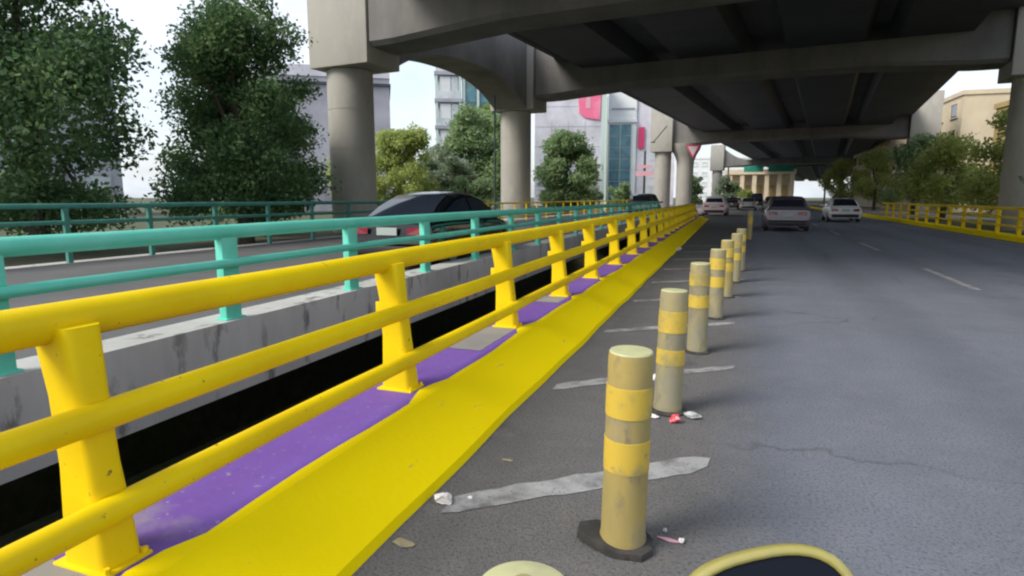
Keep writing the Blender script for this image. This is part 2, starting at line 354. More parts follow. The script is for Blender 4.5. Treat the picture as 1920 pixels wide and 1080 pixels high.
# ------------------------------------------------------------------ teal railing
tm = MB(); tm.box(-.045, .045, -.10, .10, .30, 1.13)
tpost = tm.build('post', M['teal'], None, bevel=.01)
MB().box(-.07, .07, -.125, .125, .30, .318).build('base_plate', M['teal'], tpost, bevel=.004)
def tpf(i):
    if i == 0: return tpost
    c = tpost.copy(); COL.objects.link(c)
    if i < 10:
        for ch in list(tpost.children): k = ch.copy(); COL.objects.link(k); k.parent = c
    return c
railing('teal_railing', 'sea green three-pipe railing along the near edge of the other carriageway', 'sea green railings', OX - .1,
        [('top_rail', .0, 1.165, .072, 0), ('middle_rail', .085, .865, .045, 0), ('lower_rail', .085, .52, .042, 0)],
        [.45 + 2.1 * i for i in range(21)], -.5, 44, M['teal'], tpf, n=10)
# far teal fence on the outer edge of the other carriageway
fm = MB(); fm.box(-.04, .04, -.05, .05, .14, 1.3); fpost = fm.build('post', M['tealfar'], None)
def fpf(i):
    if i == 0: return fpost
    c = fpost.copy(); COL.objects.link(c); return c
SLs = SL; SL = .02
railing('teal_railing', 'dull green railing on the outer edge beside the big tree', 'sea green railings', -13.35,
        [('top_rail', 0, 1.32, .055, 0), ('middle_rail', 0, .98, .045, 0), ('lower_rail', 0, .62, .045, 0)],
        [3 + 1.9 * i for i in range(11)], 1.5, 23, M['tealfar'], fpf, n=8)
fy = MB(); fy.box(-.035, .035, -.04, .04, .0, 1.2); ypost = fy.build('post', M['yellow'], None)
def ypf(i):
    if i == 0: return ypost
    c = ypost.copy(); COL.objects.link(c); return c
railing('yellow_railing', 'distant low yellow railing in front of the round trees', None, -12.7,
        [('top_rail', 0, 1.18, .05, 0), ('middle_rail', 0, .78, .04, 0), ('lower_rail', 0, .4, .04, 0)],
        [26 + 1.9 * i for i in range(22)], 25.5, 67, M['yellow'], ypf, n=6)
SL = SLs

# ------------------------------------------------------------------ road stripes
st = [(-1.30, 2.53, -.12, 3.50), (-1.36, 4.55, -.02, 5.66), (-1.42, 6.72, -.06, 7.72), (-1.47, 8.9, -.0, 9.85), (-1.5, 11.0, .02, 12.0), (-1.55, 13.1, .05, 14.1), (-1.6, 15.3, .1, 16.3), (-1.65, 17.5, .12, 18.5), (-1.7, 19.7, .12, 20.7), (-1.24, .35, -.2, 1.35)]
random.seed(11)
for i, (xa, ya, xb, yb) in enumerate(st):
    mb = MB(); n = 14; hw = .085 if i else .115
    top, bot = [], []
    for k in range(n + 1):
        t = k / n; x = xa + (xb - xa) * t; y = ya + (yb - ya) * t + .02 * math.sin(3 * t)
        e = min(1, .85 + 3 * t, .6 + 5 * (1 - t))
        top.append((x, y + hw * e + random.uniform(-.02, .02), .004)); bot.append((x + random.uniform(-.01, .01), y - hw * e + random.uniform(-.02, .02), .004))
    mb.add(bot + top, [(k, k + 1, n + 2 + k, n + 1 + k) for k in range(n)])
    struct(mb.build('road_marking', M['white']))
for y in range(4, 120, 8):
    struct(MB().box(3.55, 3.67, y, y + 3.2, -.02, .006).build('road_marking', M['white']))
struct(MB().box(8.2, 8.32, -5, 200, -.02, .006).build('road_marking', M['white']))

# ------------------------------------------------------------------ bollards
bpos = [(-.352, .99, .0, .775, 'partly cut off at the bottom of the photo, pale round cap seen from above'),
        (-.43, 2.50, .018, .875, 'nearest standing bollard, tan yellow with bright patches and a loose black base plate'),
        (-.45, 4.30, .02, .87, 'second bollard, grey-topped, with red and clear litter at its foot'),
        (-.38, 6.13, 0, .88, 'third bollard from the bottom-right one, brownish below two close yellow bands'),
        (-.30, 7.97, .01, .87, 'fourth bollard, dusty, just behind the brownish banded one'),
        (-.22, 9.75, -.01, .87, 'fifth bollard in the tightly overlapping far group'),
        (-.13, 11.55, .01, .87, 'sixth bollard in the tightly overlapping far group'),
        (-.06, 13.4, 0, .87, 'last bollard of the tightly overlapping group'),
        (.16, 23.3, .0, 1.02, 'lone far bollard of brighter yellow beyond the group')]
random.seed(5)
for i, (x, y, tilt, h, lab) in enumerate(bpos):
    r = .096 if i != 8 else .085
    e = empty('bollard', (x, y, 0), lab, 'bollard', 'yellow tubular bollards along the lane')
    e.rotation_euler = (0, tilt, random.uniform(0, 6))
    e.rotation_euler = (math.radians([0, .5, -1.0, 1.4, -.8, 1.6, -1.5, .9, 0][i]), tilt, 0)
    bmaterial = M['bollard'] if i in (0, 1, 5, 8) else M['bollard_g']
    o = MB().lathe((0, 0), [(r * 1.04, .02), (r * 1.04, .05), (r, .07), (r * .985, h * .5), (r * .97, h - .03), (r * .93, h - .008)], 40).build('tube', bmaterial, e, smooth=True)
    o.rotation_euler = (0, 0, i * 1.3)
    if i == 0:
        MB().lathe((0, 0), [(r * .94, h - .009), (r * .9, h + .004), (r * .55, h + .012), (.001, h + .014)], 40).build('cap', M['cap'], e, smooth=True)
        MB().lathe((0, 0), [(.022, h + .012), (.02, h + .02), (.001, h + .021)], 12).build('bolt', M['bollard_g'], e)
    else:
        MB().lathe((0, 0), [(r * .94, h - .009), (r * .9, h - .002), (.001, h + .003)], 40).build('cap', M['cap'], e, smooth=True)
    for (a, b) in {1: ((.60, .73), (.36, .50)), 2: ((.58, .73), (.35, .46)), 3: ((.66, .78), (.45, .57)), 8: ((.5, .7),)}.get(i, ((.62, .76), (.4, .53))):
        za, zb = a * h / .875, b * h / .875
        q = MB().lathe((0, 0), [(r * .975, za), (r + .0009, za + .001), (r + .0006, zb - .001), (r * .97, zb)], 40).build('band', M['band'], e, smooth=True); q.rotation_euler = (0, 0, i * 2.1 + a)
    if i != 1: MB().lathe((0, 0), [(r + .035, 0.001), (r + .035, .012), (r + .01, .024), (r * .9, .025)], 32).build('base_ring', M['rubber'], e, smooth=True)
    else:
        MB().lathe((0, 0), [(r + .03, 0.001), (r + .03, .03), (r * .9, .032)], 32).build('base_ring', M['rubber'], e, smooth=True)
        pts = [(-.2, .02), (-.13, .07), (-.02, .075), (.11, .03), (.135, -.045), (.1, -.11), (-.02, -.12), (-.12, -.09), (-.19, -.05)]
        mb = MB(); n = len(pts); mb.add([(a, b, .034 + .02 * (a < -.1)) for a, b in pts] + [(a * 1.02, b * 1.02, .004 + .012 * (a < -.1)) for a, b in pts], [tuple(range(n))] + [(k, (k + 1) % n, (k + 1) % n + n, k + n) for k in range(n)])
        mb.build('base_plate', M['rubber'], e, bevel=.004)

# ------------------------------------------------------------------ litter
def crumple(name, loc, size, m, label, seed, flat=.5, cat='litter'):
    random.seed(seed); bm = bmesh.new(); bmesh.ops.create_icosphere(bm, subdivisions=4, radius=1)
    ns = [(Vector((random.uniform(-1, 1), random.uniform(-1, 1), random.uniform(-1, 1))).normalized(), random.uniform(.55, .92)) for _ in range(34)]
    for v in bm.verts:
        for n_, d_ in ns:
            k = v.co.dot(n_)
            if k > d_: v.co -= n_ * (k - d_) * 1.25
        v.co *= random.uniform(.96, 1.04)
        v.co = Vector((v.co.x * size[0], v.co.y * size[1], max(v.co.z, -.75) * size[2]))
    me = bpy.data.meshes.new(name); bm.to_mesh(me); bm.free(); me.materials.append(m)
    o = bpy.data.objects.new(name, me); COL.objects.link(o); o.location = (loc[0], loc[1], size[2] * .75 + .002)
    return tag(o, label, cat)
crumple('crumpled_paper', (-1.33, 2.55), (.065, .05, .035), M['paper'], 'crumpled white paper lying where the nearest white stripe meets the yellow kerb', 1)
crumple('paper_scrap', (-1.22, 2.63), (.02, .015, .01), M['paper'], 'tiny white scrap just right of the crumpled white paper', 2)
crumple('wrapper', (-.37, 4.08), (.055, .04, .04), M['redw'], 'crushed red and white wrapper at the foot of the second bollard', 3)
crumple('plastic_film', (-.27, 4.2), (.07, .05, .03), M['film'], 'clear crinkled plastic beside the red wrapper', 4)
crumple('paper_scrap', (-.52, 4.12), (.06, .03, .015), M['paper'], 'pale scrap left of the red wrapper behind the nearest bollard', 5)
crumple('paper_scrap', (-1.21, 3.12), (.045, .02, .006), M['bollard_g'], 'flattened brownish scrap on the asphalt between kerb and nearest bollard', 6)
crumple('flattened_card', (-1.33, 2.16), (.06, .04, .005), M['bollard_g'], 'flattened grey card near the kerb at the bottom of the photo', 7)
crumple('paper_scrap', (-.19, 2.60), (.018, .02, .014), M['paper'], 'small white scrap right of the nearest bollard base', 8)
crumple('paper_scrap', (-.27, 2.66), (.012, .018, .012), M['film'], 'torn clear scrap touching the nearest bollard base', 9)
crumple('flattened_card', (-.24, 2.60), (.06, .02, .003), M['palepink'], 'thin pinkish strip of litter between two scraps by the nearest bollard base', 10)
crumple('paper_scrap', (-1.73, 17.9), (.1, .08, .06), M['paper'], 'white scrap against the far yellow kerb', 12)
crumple('paper_scrap', (-.1, 14.1), (.1, .06, .06), M['paper'], 'white scrap on the asphalt right of the far bollards', 13)
crumple('paper_scrap', (-.62, 4.95), (.04, .04, .05), M['paper'], 'pinkish white scrap on the second stripe between two bollards', 14)

# ------------------------------------------------------------------ viaduct
VS = .092     # the viaduct runs 9 cm to the right per metre
rot_v = -math.atan(VS)
def pier(cx, cy, label, blk=(-1.35, 1.3, -1.35, 1.15), cy_=0):
    e = empty('viaduct_pier', (cx, cy, 0), label, 'pier', 'concrete piers of the viaduct', rot_v)
    prof = [(1.0, -.1)]
    for zz in (1.9, 3.6, 5.3): prof += [(1.0, zz - .012), (.985, zz - .01), (.985, zz + .01), (1.0, zz + .012)]
    prof += [(1.0, 6.98)]
    MB().lathe((0, cy_), prof, 48).build('column', M['conc'], e, smooth=True, angle=30)
    MB().box(*blk, 7.0, 12.2).build('head_block', M['conc'], e, bevel=.05)
    MB().cyl((0, cy_), 1.0, 1.0, 6.981, 6.999, 48).build('bearing_gap', M['darkconc'], e)
    return e
def crossbeam(cx, cy, length, label, w=2.1, x_start=1.34, haunch=0):
    """haunched beam running right from the pier head; saddle-shaped top that carries the deck"""
    e = empty('cross_beam', (cx, cy, 0), label, 'beam', 'cross beams under the viaduct', rot_v)
    x0 = x_start; x1 = length
    low, up = [], []
    n = 40
    for k in range(n + 1):
        t = k / n; x = x0 + (x1 - x0) * t; d = min(x - x0, x1 - x)
        zb = 7.65 - haunch * math.exp(-(d / .9) ** 2) + .35 * min(1, max(0, d - 1) / 5)
        zt = 9.15 + 2.2 * max(0, 1 - d / 4.2) ** 1.6
        low.append((x, zb)); up.append((x, zt))
    mb = MB(); n1 = n + 1; vs = []
    ch = .18
    for (x, zb), (_, zt) in zip(low, up):
        vs += [(x, -w / 2, zt), (x, -w / 2, zb + ch), (x, -w / 2 + ch, zb), (x, w / 2 - ch, zb), (x, w / 2, zb + ch), (x, w / 2, zt)]
    fs = []
    for k in range(n):
        for j in range(6):
            a = k * 6 + j; b = k * 6 + (j + 1) % 6; fs.append((a, b, b + 6, a + 6))
    fs.append((0, 1, 2, 3, 4, 5)); fs.append(tuple(n * 6 + j for j in (5, 4, 3, 2, 1, 0)))
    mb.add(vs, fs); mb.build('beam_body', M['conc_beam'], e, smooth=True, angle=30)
    return e
A = (-16.72, 24.0); B = (-14.45, 38.9); C = (-9.95, 79.2); E_ = (-6.0, 137.5)
pa = pier(*A, 'nearest round concrete pier with big square head, left behind the black car', (-1.15, 1.98, -1.35, .9), -.1)
pb = pier(*B, 'second pier with pale round column and arched girder joining its head', (-1.25, 1.78, -1.25, 1.0), 0)
pc = pier(*C, 'third small pier right of the red banner, square pale head')
pe = pier(*E_, 'farthest pale pier, above the pink and white taxi')
LB = 25.6
crossbeam(A[0], A[1] - .22, LB, 'nearest cross beam springing from the big square pier head at the top', x_start=2.05)
crossbeam(B[0], B[1] - .05, LB, 'second cross beam starting at the arched pier head', x_start=1.88)
crossbeam(C[0], C[1] + .35, LB, 'third cross beam above the triangular yield sign')
crossbeam(E_[0], E_[1] + .35, LB, 'farthest dark cross beam above the cream buildings')
# right hand piers, outside or at the edge of the photograph
for (p, lab) in ((A, 'right-hand pier opposite the nearest pier'), (B, 'right-hand pier opposite the arched pier'), (C, 'right-hand pier opposite the third pier'), (E_, 'right-hand pier opposite the farthest pier')):
    pier(p[0] + LB + 1.3, p[1] - (LB + 1.3) * VS, lab)
# flared column D
e = empty('viaduct_pier', (-7.3, 79.6, 0), 'dark flared pier column directly behind the triangular yield sign', 'pier', 'concrete piers of the viaduct', rot_v)
MB().lathe((0, 0), [(1.0, -.1), (1.0, 5.2), (1.05, 5.9), (1.3, 6.6), (1.7, 7.3), (1.9, 7.95)], 40).build('column', M['conc'], e, smooth=True)
# arched girder between piers A and B
ax, ay = A[0] + .4, A[1] + .92; bx, by = B[0] + .1, B[1] - 1.27
ang = -math.atan2(bx - ax, by - ay)
e = empty('arched_girder', (ax, ay, 0), 'grey arched girder curving up from the second pier head towards the nearest', 'girder', None, ang)
Lg = math.hypot(bx - ax, by - ay)
poly = []
for k in range(33):
    t = k / 32; yy = Lg * t; q = abs(2 * t - 1); poly.append((yy, 7.02 + 1.6 * (1 - q ** 2.7)))
poly += [(Lg, 11.6), (0, 11.6)]
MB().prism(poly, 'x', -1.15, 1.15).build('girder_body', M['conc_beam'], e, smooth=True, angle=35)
# deck slab and box girders, under-deck shade put into their colours
def dx(y): return -15.55 + .108 * y
Y0, Y1 = 6, 330
W = 23.0
vd = empty('viaduct', (0, 0, 0), 'long dark viaduct deck running overhead into the distance', 'viaduct')
ys = [Y0 + (Y1 - Y0) * k / 12 for k in range(13)]
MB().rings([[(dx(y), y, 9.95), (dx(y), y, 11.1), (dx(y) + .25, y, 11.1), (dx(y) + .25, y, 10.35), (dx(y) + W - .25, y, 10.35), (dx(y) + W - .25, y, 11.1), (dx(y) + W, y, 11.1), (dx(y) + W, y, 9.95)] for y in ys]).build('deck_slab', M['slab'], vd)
for o_, wd in ((1.9, 3.4), (7.6, 3.4), (13.3, 3.4), (18.2, 3.0)):
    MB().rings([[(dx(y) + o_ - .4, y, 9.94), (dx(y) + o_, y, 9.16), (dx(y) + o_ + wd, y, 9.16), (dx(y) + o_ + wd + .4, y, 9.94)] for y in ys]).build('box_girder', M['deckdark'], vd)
# services hung under the deck edge, bearings on the beams
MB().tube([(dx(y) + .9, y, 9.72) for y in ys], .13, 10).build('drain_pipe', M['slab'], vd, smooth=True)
for (px_, py_) in (A, B, C):
    for o_ in (2.6, 4.6, 8.3, 10.3, 14.0, 16.0, 18.9, 20.5):
        MB().box(dx(py_) + o_ - .3, dx(py_) + o_ + .3, py_ - o_ * .09 - .35, py_ - o_ * .09 + .15, 9.0, 9.158).build('bearing', M['rubber'], vd)
# ------------------------------------------------------------------ trees
def leaves(n, blobs, size, seed, hang=.0):
    rng = np.random.default_rng(seed)
    wts = np.array([b[3] * b[4] * b[5] for b in blobs]) ** .75; wts /= wts.sum()
    idx = rng.choice(len(blobs), n, p=wts); bb = np.array([b[:6] for b in blobs])[idx]
    dv = rng.normal(size=(n, 3)); dv /= np.linalg.norm(dv, axis=1)[:, None]
    rad = rng.random(n) ** .45
    noise = 1 + .22 * np.sin(dv[:, 0] * 5 + bb[:, 0] * 3) * np.cos(dv[:, 2] * 6 + bb[:, 1] * 2)
    rad = np.where(rng.random(n) < .3, rad * 1.25, rad)
    c = bb[:, :3] + dv * (rad * noise)[:, None] * bb[:, 3:6]
    u = rng.normal(size=(n, 3)); u /= np.linalg.norm(u, axis=1)[:, None]
    v = np.cross(u, rng.normal(size=(n, 3))); v /= np.linalg.norm(v, axis=1)[:, None]
    sz = size * (.55 + .9 * rng.random(n))[:, None]
    a = u * sz; b = v * sz * .55
    V = np.stack([c - a, c + b, c + a, c - b], 1).reshape(-1, 3)
    return V
def tree(name, loc, h, blobs, n, size, m, label, seed, trunk_r=.2, limbs=7, group='trees beside the carriageway', crown_base=None):
    e = empty(name, loc, label, 'tree', group)
    rnd = random.Random(seed); mb = MB()
    mb.tube([(0, 0, -.1), (.05, .02, h * .25), (-.06, .05, h * .5), (.03, 0, h * .8)], [trunk_r * 1.15, trunk_r * .9, trunk_r * .6, trunk_r * .15], 10)
    for k in range(limbs):
        b = blobs[k % len(blobs)]; z0 = h * rnd.uniform(.18, .5)
        mid = ((b[0]) * .5, (b[1]) * .5, (z0 + b[2]) * .55)
        mb.tube([(0, 0, z0), mid, b[:3]], [trunk_r * .45, trunk_r * .28, trunk_r * .06], 6)
    mb.build('trunk', M['bark'], e, smooth=True, angle=80)
    V = leaves(n, blobs, size, seed); me = bpy.data.meshes.new('crown')
    nf = len(V) // 4; me.vertices.add(len(V)); me.vertices.foreach_set('co', V.ravel())
    me.loops.add(nf * 4); me.loops.foreach_set('vertex_index', np.arange(nf * 4)); me.polygons.add(nf)
    me.polygons.foreach_set('loop_start', np.arange(nf) * 4); me.polygons.foreach_set('loop_total', np.full(nf, 4)); me.update(); me.validate()
    me.materials.append(m); o = bpy.data.objects.new('crown', me); COL.objects.link(o); o.parent = e
    return e
def mkblobs(seed, n, rx, ry, z0, z1, taper=.6, br=1.0):
    r = random.Random(seed); out = []
    for k in range(n):
        t = r.random(); z = z0 + (z1 - z0) * t; s = 1 - taper * abs(t - .35) / .65 * (1 if t > .35 else .5)
        a = r.uniform(0, 2 * math.pi); q = math.sqrt(r.random()) * s
        f = br * r.uniform(.6, 1.15)
        out.append((rx * q * math.cos(a), ry * q * math.sin(a), z, f, f, f * .8))
    return out
LD = leafmat('dark leaves', (.035, .085, .04), (.11, .21, .08), (.30, .43, .18), .5)
LG = leafmat('mid leaves', (.13, .21, .10), (.26, .37, .17), (.44, .54, .29), .55)
LY = leafmat('yellow green leaves', (.24, .31, .09), (.40, .47, .14), (.60, .64, .26), .55)
LP = leafmat('grey green leaves', (.15, .21, .13), (.28, .35, .22), (.50, .55, .42), .5)
LB_ = leafmat('bright green leaves', (.15, .25, .05), (.25, .38, .09), (.42, .52, .18), .5)
tree('broadleaf_tree', (-15.9, 16.4, 0), 9, mkblobs(1, 46, 2.3, 2.3, 1.2, 7.4, .55, .95) + [(.1, -.1, 8.5, .35, .35, .7), (-.9, .2, 7.9, .4, .4, .5), (.9, .3, 7.7, .4, .4, .5), (1.9, .7, 5.0, .7, .6, .4)], 62000, .066, LD, 'tall dark green tree at the left, its top sticking up into the sky', 1, .24, 14)
tree('broadleaf_tree', (-18.6, 11.5, 0), 9, mkblobs(2, 40, 2.8, 2.8, 1.0, 8.2, .5, 1.1), 36000, .08, LD, 'dense dark tree at the far left edge of the view', 2, .24, 10)
tree('broadleaf_tree', (-21, 6.5, 0), 8, mkblobs(12, 36, 2.8, 2.8, 1.2, 7.5, .5, 1.1), 26000, .09, LD, 'leftmost dark tree, outermost of the row', 22, .24, 10)
tree('broadleaf_tree', (-19.2, 20.5, 0), 8, mkblobs(3, 30, 2.2, 2.2, .8, 6.0, .4, 1.0), 26000, .085, LD, 'low dark tree behind the tall one, filling beside the nearest pier', 3, .2, 8)
tree('broadleaf_tree', (-22.8, 38.5, 0), 6.3, mkblobs(4, 60, 2.1, 2.1, .8, 6.0, .5, .75), 26000, .10, LY, 'yellow-green tree just right of the nearest pier column', 4, .16, 8)
tree('broadleaf_tree', (-26.5, 38, 0), 5.5, mkblobs(41, 44, 2.0, 1.9, .9, 5.0, .5, .8), 13000, .11, LY, 'yellow-green tree hidden mostly behind the nearest pier column', 44, .16, 8)
tree('broadleaf_tree', (-22.0, 43.5, 0), 4.6, mkblobs(5, 40, 2.6, 2, .4, 4.2, .3, .7), 18000, .12, LP, 'low grey-green tree with sky gaps above the black car roof', 5, .14, 8)
tree('broadleaf_tree', (-19.8, 42.5, 0), 3.6, mkblobs(55, 30, 1.8, 1.4, .3, 3.1, .3, .7), 14000, .10, LG, 'low green shrub-like tree directly above the black car bonnet', 55, .12, 6)
tree('broadleaf_tree', (-22.8, 50.5, 0), 9.5, mkblobs(6, 64, 3.0, 2.6, .8, 8.6, .5, .95), 30000, .14, LG, 'mid green leafy tree left of the arched pier column', 6, .2, 9)
tree('broadleaf_tree', (-25.4, 49, 0), 6.5, mkblobs(66, 24, 1.8, 2.4, 1.0, 5.6, .4, 1.0), 12000, .14, LP, 'grey-green tree standing below the glass tower', 66, .2, 9)
tree('broadleaf_tree', (-29, 66, 0), 12, mkblobs(7, 16, 1.8, 1.8, 8.5, 11.4, .3, 1.0), 7000, .16, LB_, 'bright lime green treetop under the dark glass block', 7, .2, 6)
tree('broadleaf_tree', (-18.6, 47, 0), 8.2, mkblobs(77, 16, .8, .8, 2, 7.6, .3, .7), 6000, .13, LG, 'slim green tree close behind the arched pier column', 78, .15, 6)
tree('round_tree', (-16.2, 57.5, 0), 8, mkblobs(8, 76, 3.1, 2.6, .8, 7.3, .6, .95), 34000, .13, LG, 'round bushy tree in front of the white building', 8, .22, 9)
tree('broadleaf_tree', (-15.5, 80, 0), 4, mkblobs(9, 14, 1.4, 1.4, .5, 3.2, .3, .7), 5000, .16, LG, 'small green tree at the foot of the sign mast', 9, .12, 6)
for i, (x, y, hh, m_, lab) in enumerate([(-7.5, 98, 5, LG, 'dark green tree between the flared pier and the third pier'), (-3.9, 112, 6, LP, 'greyish tree right of the flared pier column'), (-2.6, 128, 4.6, LG, 'green tree right of the farthest pier'),
                                    (-9.2, 120, 6, LP, 'greyish tree far behind the third pier'), (-18.2, 75, 3.2, LP, 'low shrubby tree with pale flowers right of the round tree')]):
    tree('broadleaf_tree', (x, y, 0), hh, mkblobs(20 + i, 14, 1.5, 1.5, .6, hh * .85, .4, .8), 5000, .17, m_, lab, 20 + i, .14, 6)
for i, (x, y, hh, rr_) in enumerate([(12.2, 16, 6.5, 2.2), (13.5, 22.5, 6.8, 2.3), (12.0, 30, 6, 2.2), (13.8, 41, 7, 2.4), (12.6, 50, 6, 2.2), (13.4, 62, 7, 2.4), (13.5, 80, 7, 2.4), (12.5, 100, 7, 2.6)]):
    words = ['nearest', 'second', 'third', 'fourth', 'fifth', 'sixth', 'seventh', 'farthest'][i]
    tree('broadleaf_tree', (x, y, 0), hh, mkblobs(40 + i, 26, rr_, rr_, 1.3, hh * .9, .5, .95), 11000, .11, LY if i % 3 != 2 else LG, words + ' yellow-green tree behind the right-hand railing', 40 + i, .17, 8, group='trees along the right side of the road')

tree('roadside_bush', (-.4, 125, 0), 3.0, mkblobs(91, 16, 1.5, 1.5, .4, 2.4, .3, .8), 5000, .16, LY, 'yellow-green bush at the foot of the cream columns', 91, .12, 5)
# ------------------------------------------------------------------ right-hand kerb, railing
struct(MB().box(8.6, 9.3, -28, 110, -.02, .16).build('kerb_strip', M['kyellow'], bevel=.02))
rp_ = MB().box(-.06, .06, -.07, .07, .16, 1.08).build('post', M['yellow'], None, bevel=.01)
def rpf(i):
    if i == 0: return rp_
    c = rp_.copy(); COL.objects.link(c); return c
SLs = SL; SL = 0
railing('yellow_railing', 'yellow railing on the right side of the road, beyond the lanes', None, 9.0,
        [('top_rail', 0, 1.1, .06, 0), ('middle_rail', -.08, .78, .045, 0), ('lower_rail', -.08, .48, .045, 0)],
        [.5 + 2 * i for i in range(25)], -.5, 50, M['yellow'], rpf, n=10)
SL = SLs
struct(MB().box(9.4, 16.5, 50, 200, -.05, .02).build('pavement', M['pave']))

# ------------------------------------------------------------------ buildings
def face_building(name, label, p0, p1, depth, h, wall, cols=0, rows=0, winm=None, z0=1.0, fw=.62, fh=.55, parapet=True, base=0, top=None):
    """front runs from p0 to p1 on the ground; windows are separate panes set in frames on the front"""
    v = Vector((p1[0] - p0[0], p1[1] - p0[1], 0)); Lb = v.length; a = math.atan2(v.y, v.x)
    e = empty(name, (p0[0], p0[1], 0), label, 'building', None, a)
    MB().box(0, Lb, 0, depth, base - .1, h).build('wall', wall, e)
    if parapet:
        MB().box(-.15, Lb + .15, -.15, depth + .15, h + .002, h + .45).build('parapet', wall if not top else top, e)
    if cols:
        cw = Lb / cols; rh = (h - z0) / rows
        src = None
        for i in range(cols):
            for j in range(rows):
                loc = (cw * (i + .5), 0, z0 + rh * (j + .5))
                if src is None:
                    src = MB().box(-cw * fw / 2, cw * fw / 2, -.06, -.005, -rh * fh / 2, rh * fh / 2).build('window', winm, e)
                    t = .12; a_, b_ = cw * fw / 2, rh * fh / 2; fr = MB()
                    fr.box(-a_ - t, a_ + t, -.14, -.01, b_, b_ + t).box(-a_ - t, a_ + t, -.16, -.01, -b_ - t, -b_).box(-a_ - t, -a_, -.14, -.01, -b_, b_).box(a_, a_ + t, -.14, -.01, -b_, b_)
                    frs = fr.build('frame', wall, src); src.location = loc
                else:
                    o = inst(src, e, loc); k = frs.copy(); COL.objects.link(k); k.parent = o
    return e
# grey-lilac block behind the nearest pier
face_building('office_block', 'grey lilac block with a dark roof line behind the nearest pier', (-52, 55.5), (-39.2, 63.6), 10, 15.0, M['greyl'], 0, 0, None, 1, .5, .3, False)
MB().box(-58, -38, 66.6, 66.9, 15.2, 15.6).build('tmp', M['greyl']).hide_render = False
bpy.data.objects.remove(bpy.data.objects['tmp'])
ob = [o for o in COL.objects if o.name.startswith('office_block')][0]
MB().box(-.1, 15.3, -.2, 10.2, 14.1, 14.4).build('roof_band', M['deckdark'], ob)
MB().box(-.05, 15.2, -.1, 10.1, 15.0, 16.2).build('roof', M['lilac'], ob)
# glass stair tower with white frame
e = empty('stair_tower', (-43.9, 84.3, 0), 'slender white framed stair tower seen through the arch', 'building', None, math.atan2(1.45, 2.95))
TW, TD, TH = 3.5, 4, 20
for x in (0, TW):
    for y in (0, TD): MB().box(x - .18, x + .18, y - .18, y + .18, 0, TH).build('column', M['mint'], e)
for k in range(6):
    z = TH - .3 - 3.9 * k
    MB().box(-.3, TW + .3, -.3, TD + .3, z - .25, z + .25).build('floor_slab', M['greyl'], e)
    if z > 4:
        MB().box(.5, 2.1, .0, .08, z - 3.3, z - .5).build('pane', M['wwall'], e)
        MB().box(2.2, 3.2, .0, .08, z - 3.3, z - .5).build('pane', M['pglass'], e)
        MB().box(-.05, TW + .05, -.24, -.2, z + .26, z + 1.3).build('railing_panel', M['pglass'], e)
MB().box(.2, TW - .2, TD - .3, TD - .1, 0, TH - .3).build('rear_wall', M['pglass'], e)
# green glass block to its right
e = empty('glass_block', (-40.6, 86.2, 0), 'dark green glass office block right of the white stair tower', 'building', None, math.atan2(1.5, 3.3))
MB().box(0, 9, 0, 8, 0, 19.2).build('wall', M['gglass'], e)
for i in range(5):
    MB().box(.1 + 2.1 * i, .45 + 2.1 * i, -.25, 0, 0, 19.4).build('mullion', M['mint'], e)
for i in range(4):
    for j in range(5):
        MB().box(.55 + 2.1 * i, 2.1 + 2.1 * i, -.08, -.01, 1.2 + 3.6 * j, 3.4 + 3.6 * j).build('window', M['glass'] if (i + j) % 3 == 0 else M['bglass'], e)
# white mall building with pink sign
e = empty('white_building', (-35.2, 104.2, 0), 'big white building with a pink sign panel high on its wall', 'building', None, math.atan2(3.3, 12))
MB().box(0, 12.35, 0, 14, 0, 21.5).build('wall', M['lilac'], e)
MB().box(11.5, 12.36, -.12, -.005, 0, 21.5).build('corner_trim', M['mint'], e)
MB().prism([(7.4, 19.8), (7.7, 15.9), (8.6, 15.1), (11.2, 14.7), (11.4, 19.8)], 'y', -.25, -.02).build('sign_panel', M['pinksign'], e)
for k in range(1, 6): MB().box(0, 11.45, -.03, -.004, 3.4 * k, 3.4 * k + .07).build('panel_joint', M['greyl'], e)
for k in range(1, 4): MB().box(2.9 * k, 2.9 * k + .07, -.035, -.004, 0, 14.6).build('panel_joint', M['greyl'], e)
MB().box(8.8, 9.6, -.3, -.251, 16.6, 18.9).build('sign_mark', M['palepink'], e)
# teal glass building
e = empty('glass_building', (-24.0, 112.3, 0), 'white framed building with a tall blue-green glass front', 'building', None, math.atan2(.75, 4.3))
MB().box(0, 5.0, 0, 12, 0, 20.5).build('wall', M['wwall'], e)
for j in range(7):
    for i in range(2):
        MB().box(.35 + 1.95 * i, 2.2 + 1.95 * i, -.1, -.01, .4 + 2.02 * j, 2.3 + 2.02 * j).build('window', M['bglass'], e)
for i in range(3): MB().box(.22 + 1.95 * i, .33 + 1.95 * i, -.2, -.01, .3, 14.7).build('mullion', M['mint'], e)
MB().box(-.1, 5.1, -.35, -.01, 14.75, 15.3).build('ledge', M['wwall'], e)
MB().box(.6, 4.6, -.2, -.01, 17.1, 17.3).build('ledge', M['greyl'], e)
# lilac building with red banner
e = empty('lilac_building', (-19.3, 113.6, 0), 'pale lilac building carrying a narrow red vertical banner', 'building', None, math.atan2(.6, 5))
MB().box(0, 7, 0, 12, 0, 19).build('wall', M['lilac'], e)
MB().box(.55, 1.65, -.4, -.2, 10.2, 13.9).build('banner', M['redsign'], e)
for j in range(4): MB().box(2.6, 4.0, -.06, -.004, 2 + 3 * j, 3.6 + 3 * j).build('window', M['pglass'], e); MB().box(4.8, 6.2, -.06, -.004, 2 + 3 * j, 3.6 + 3 * j).build('window', M['pglass'], e)
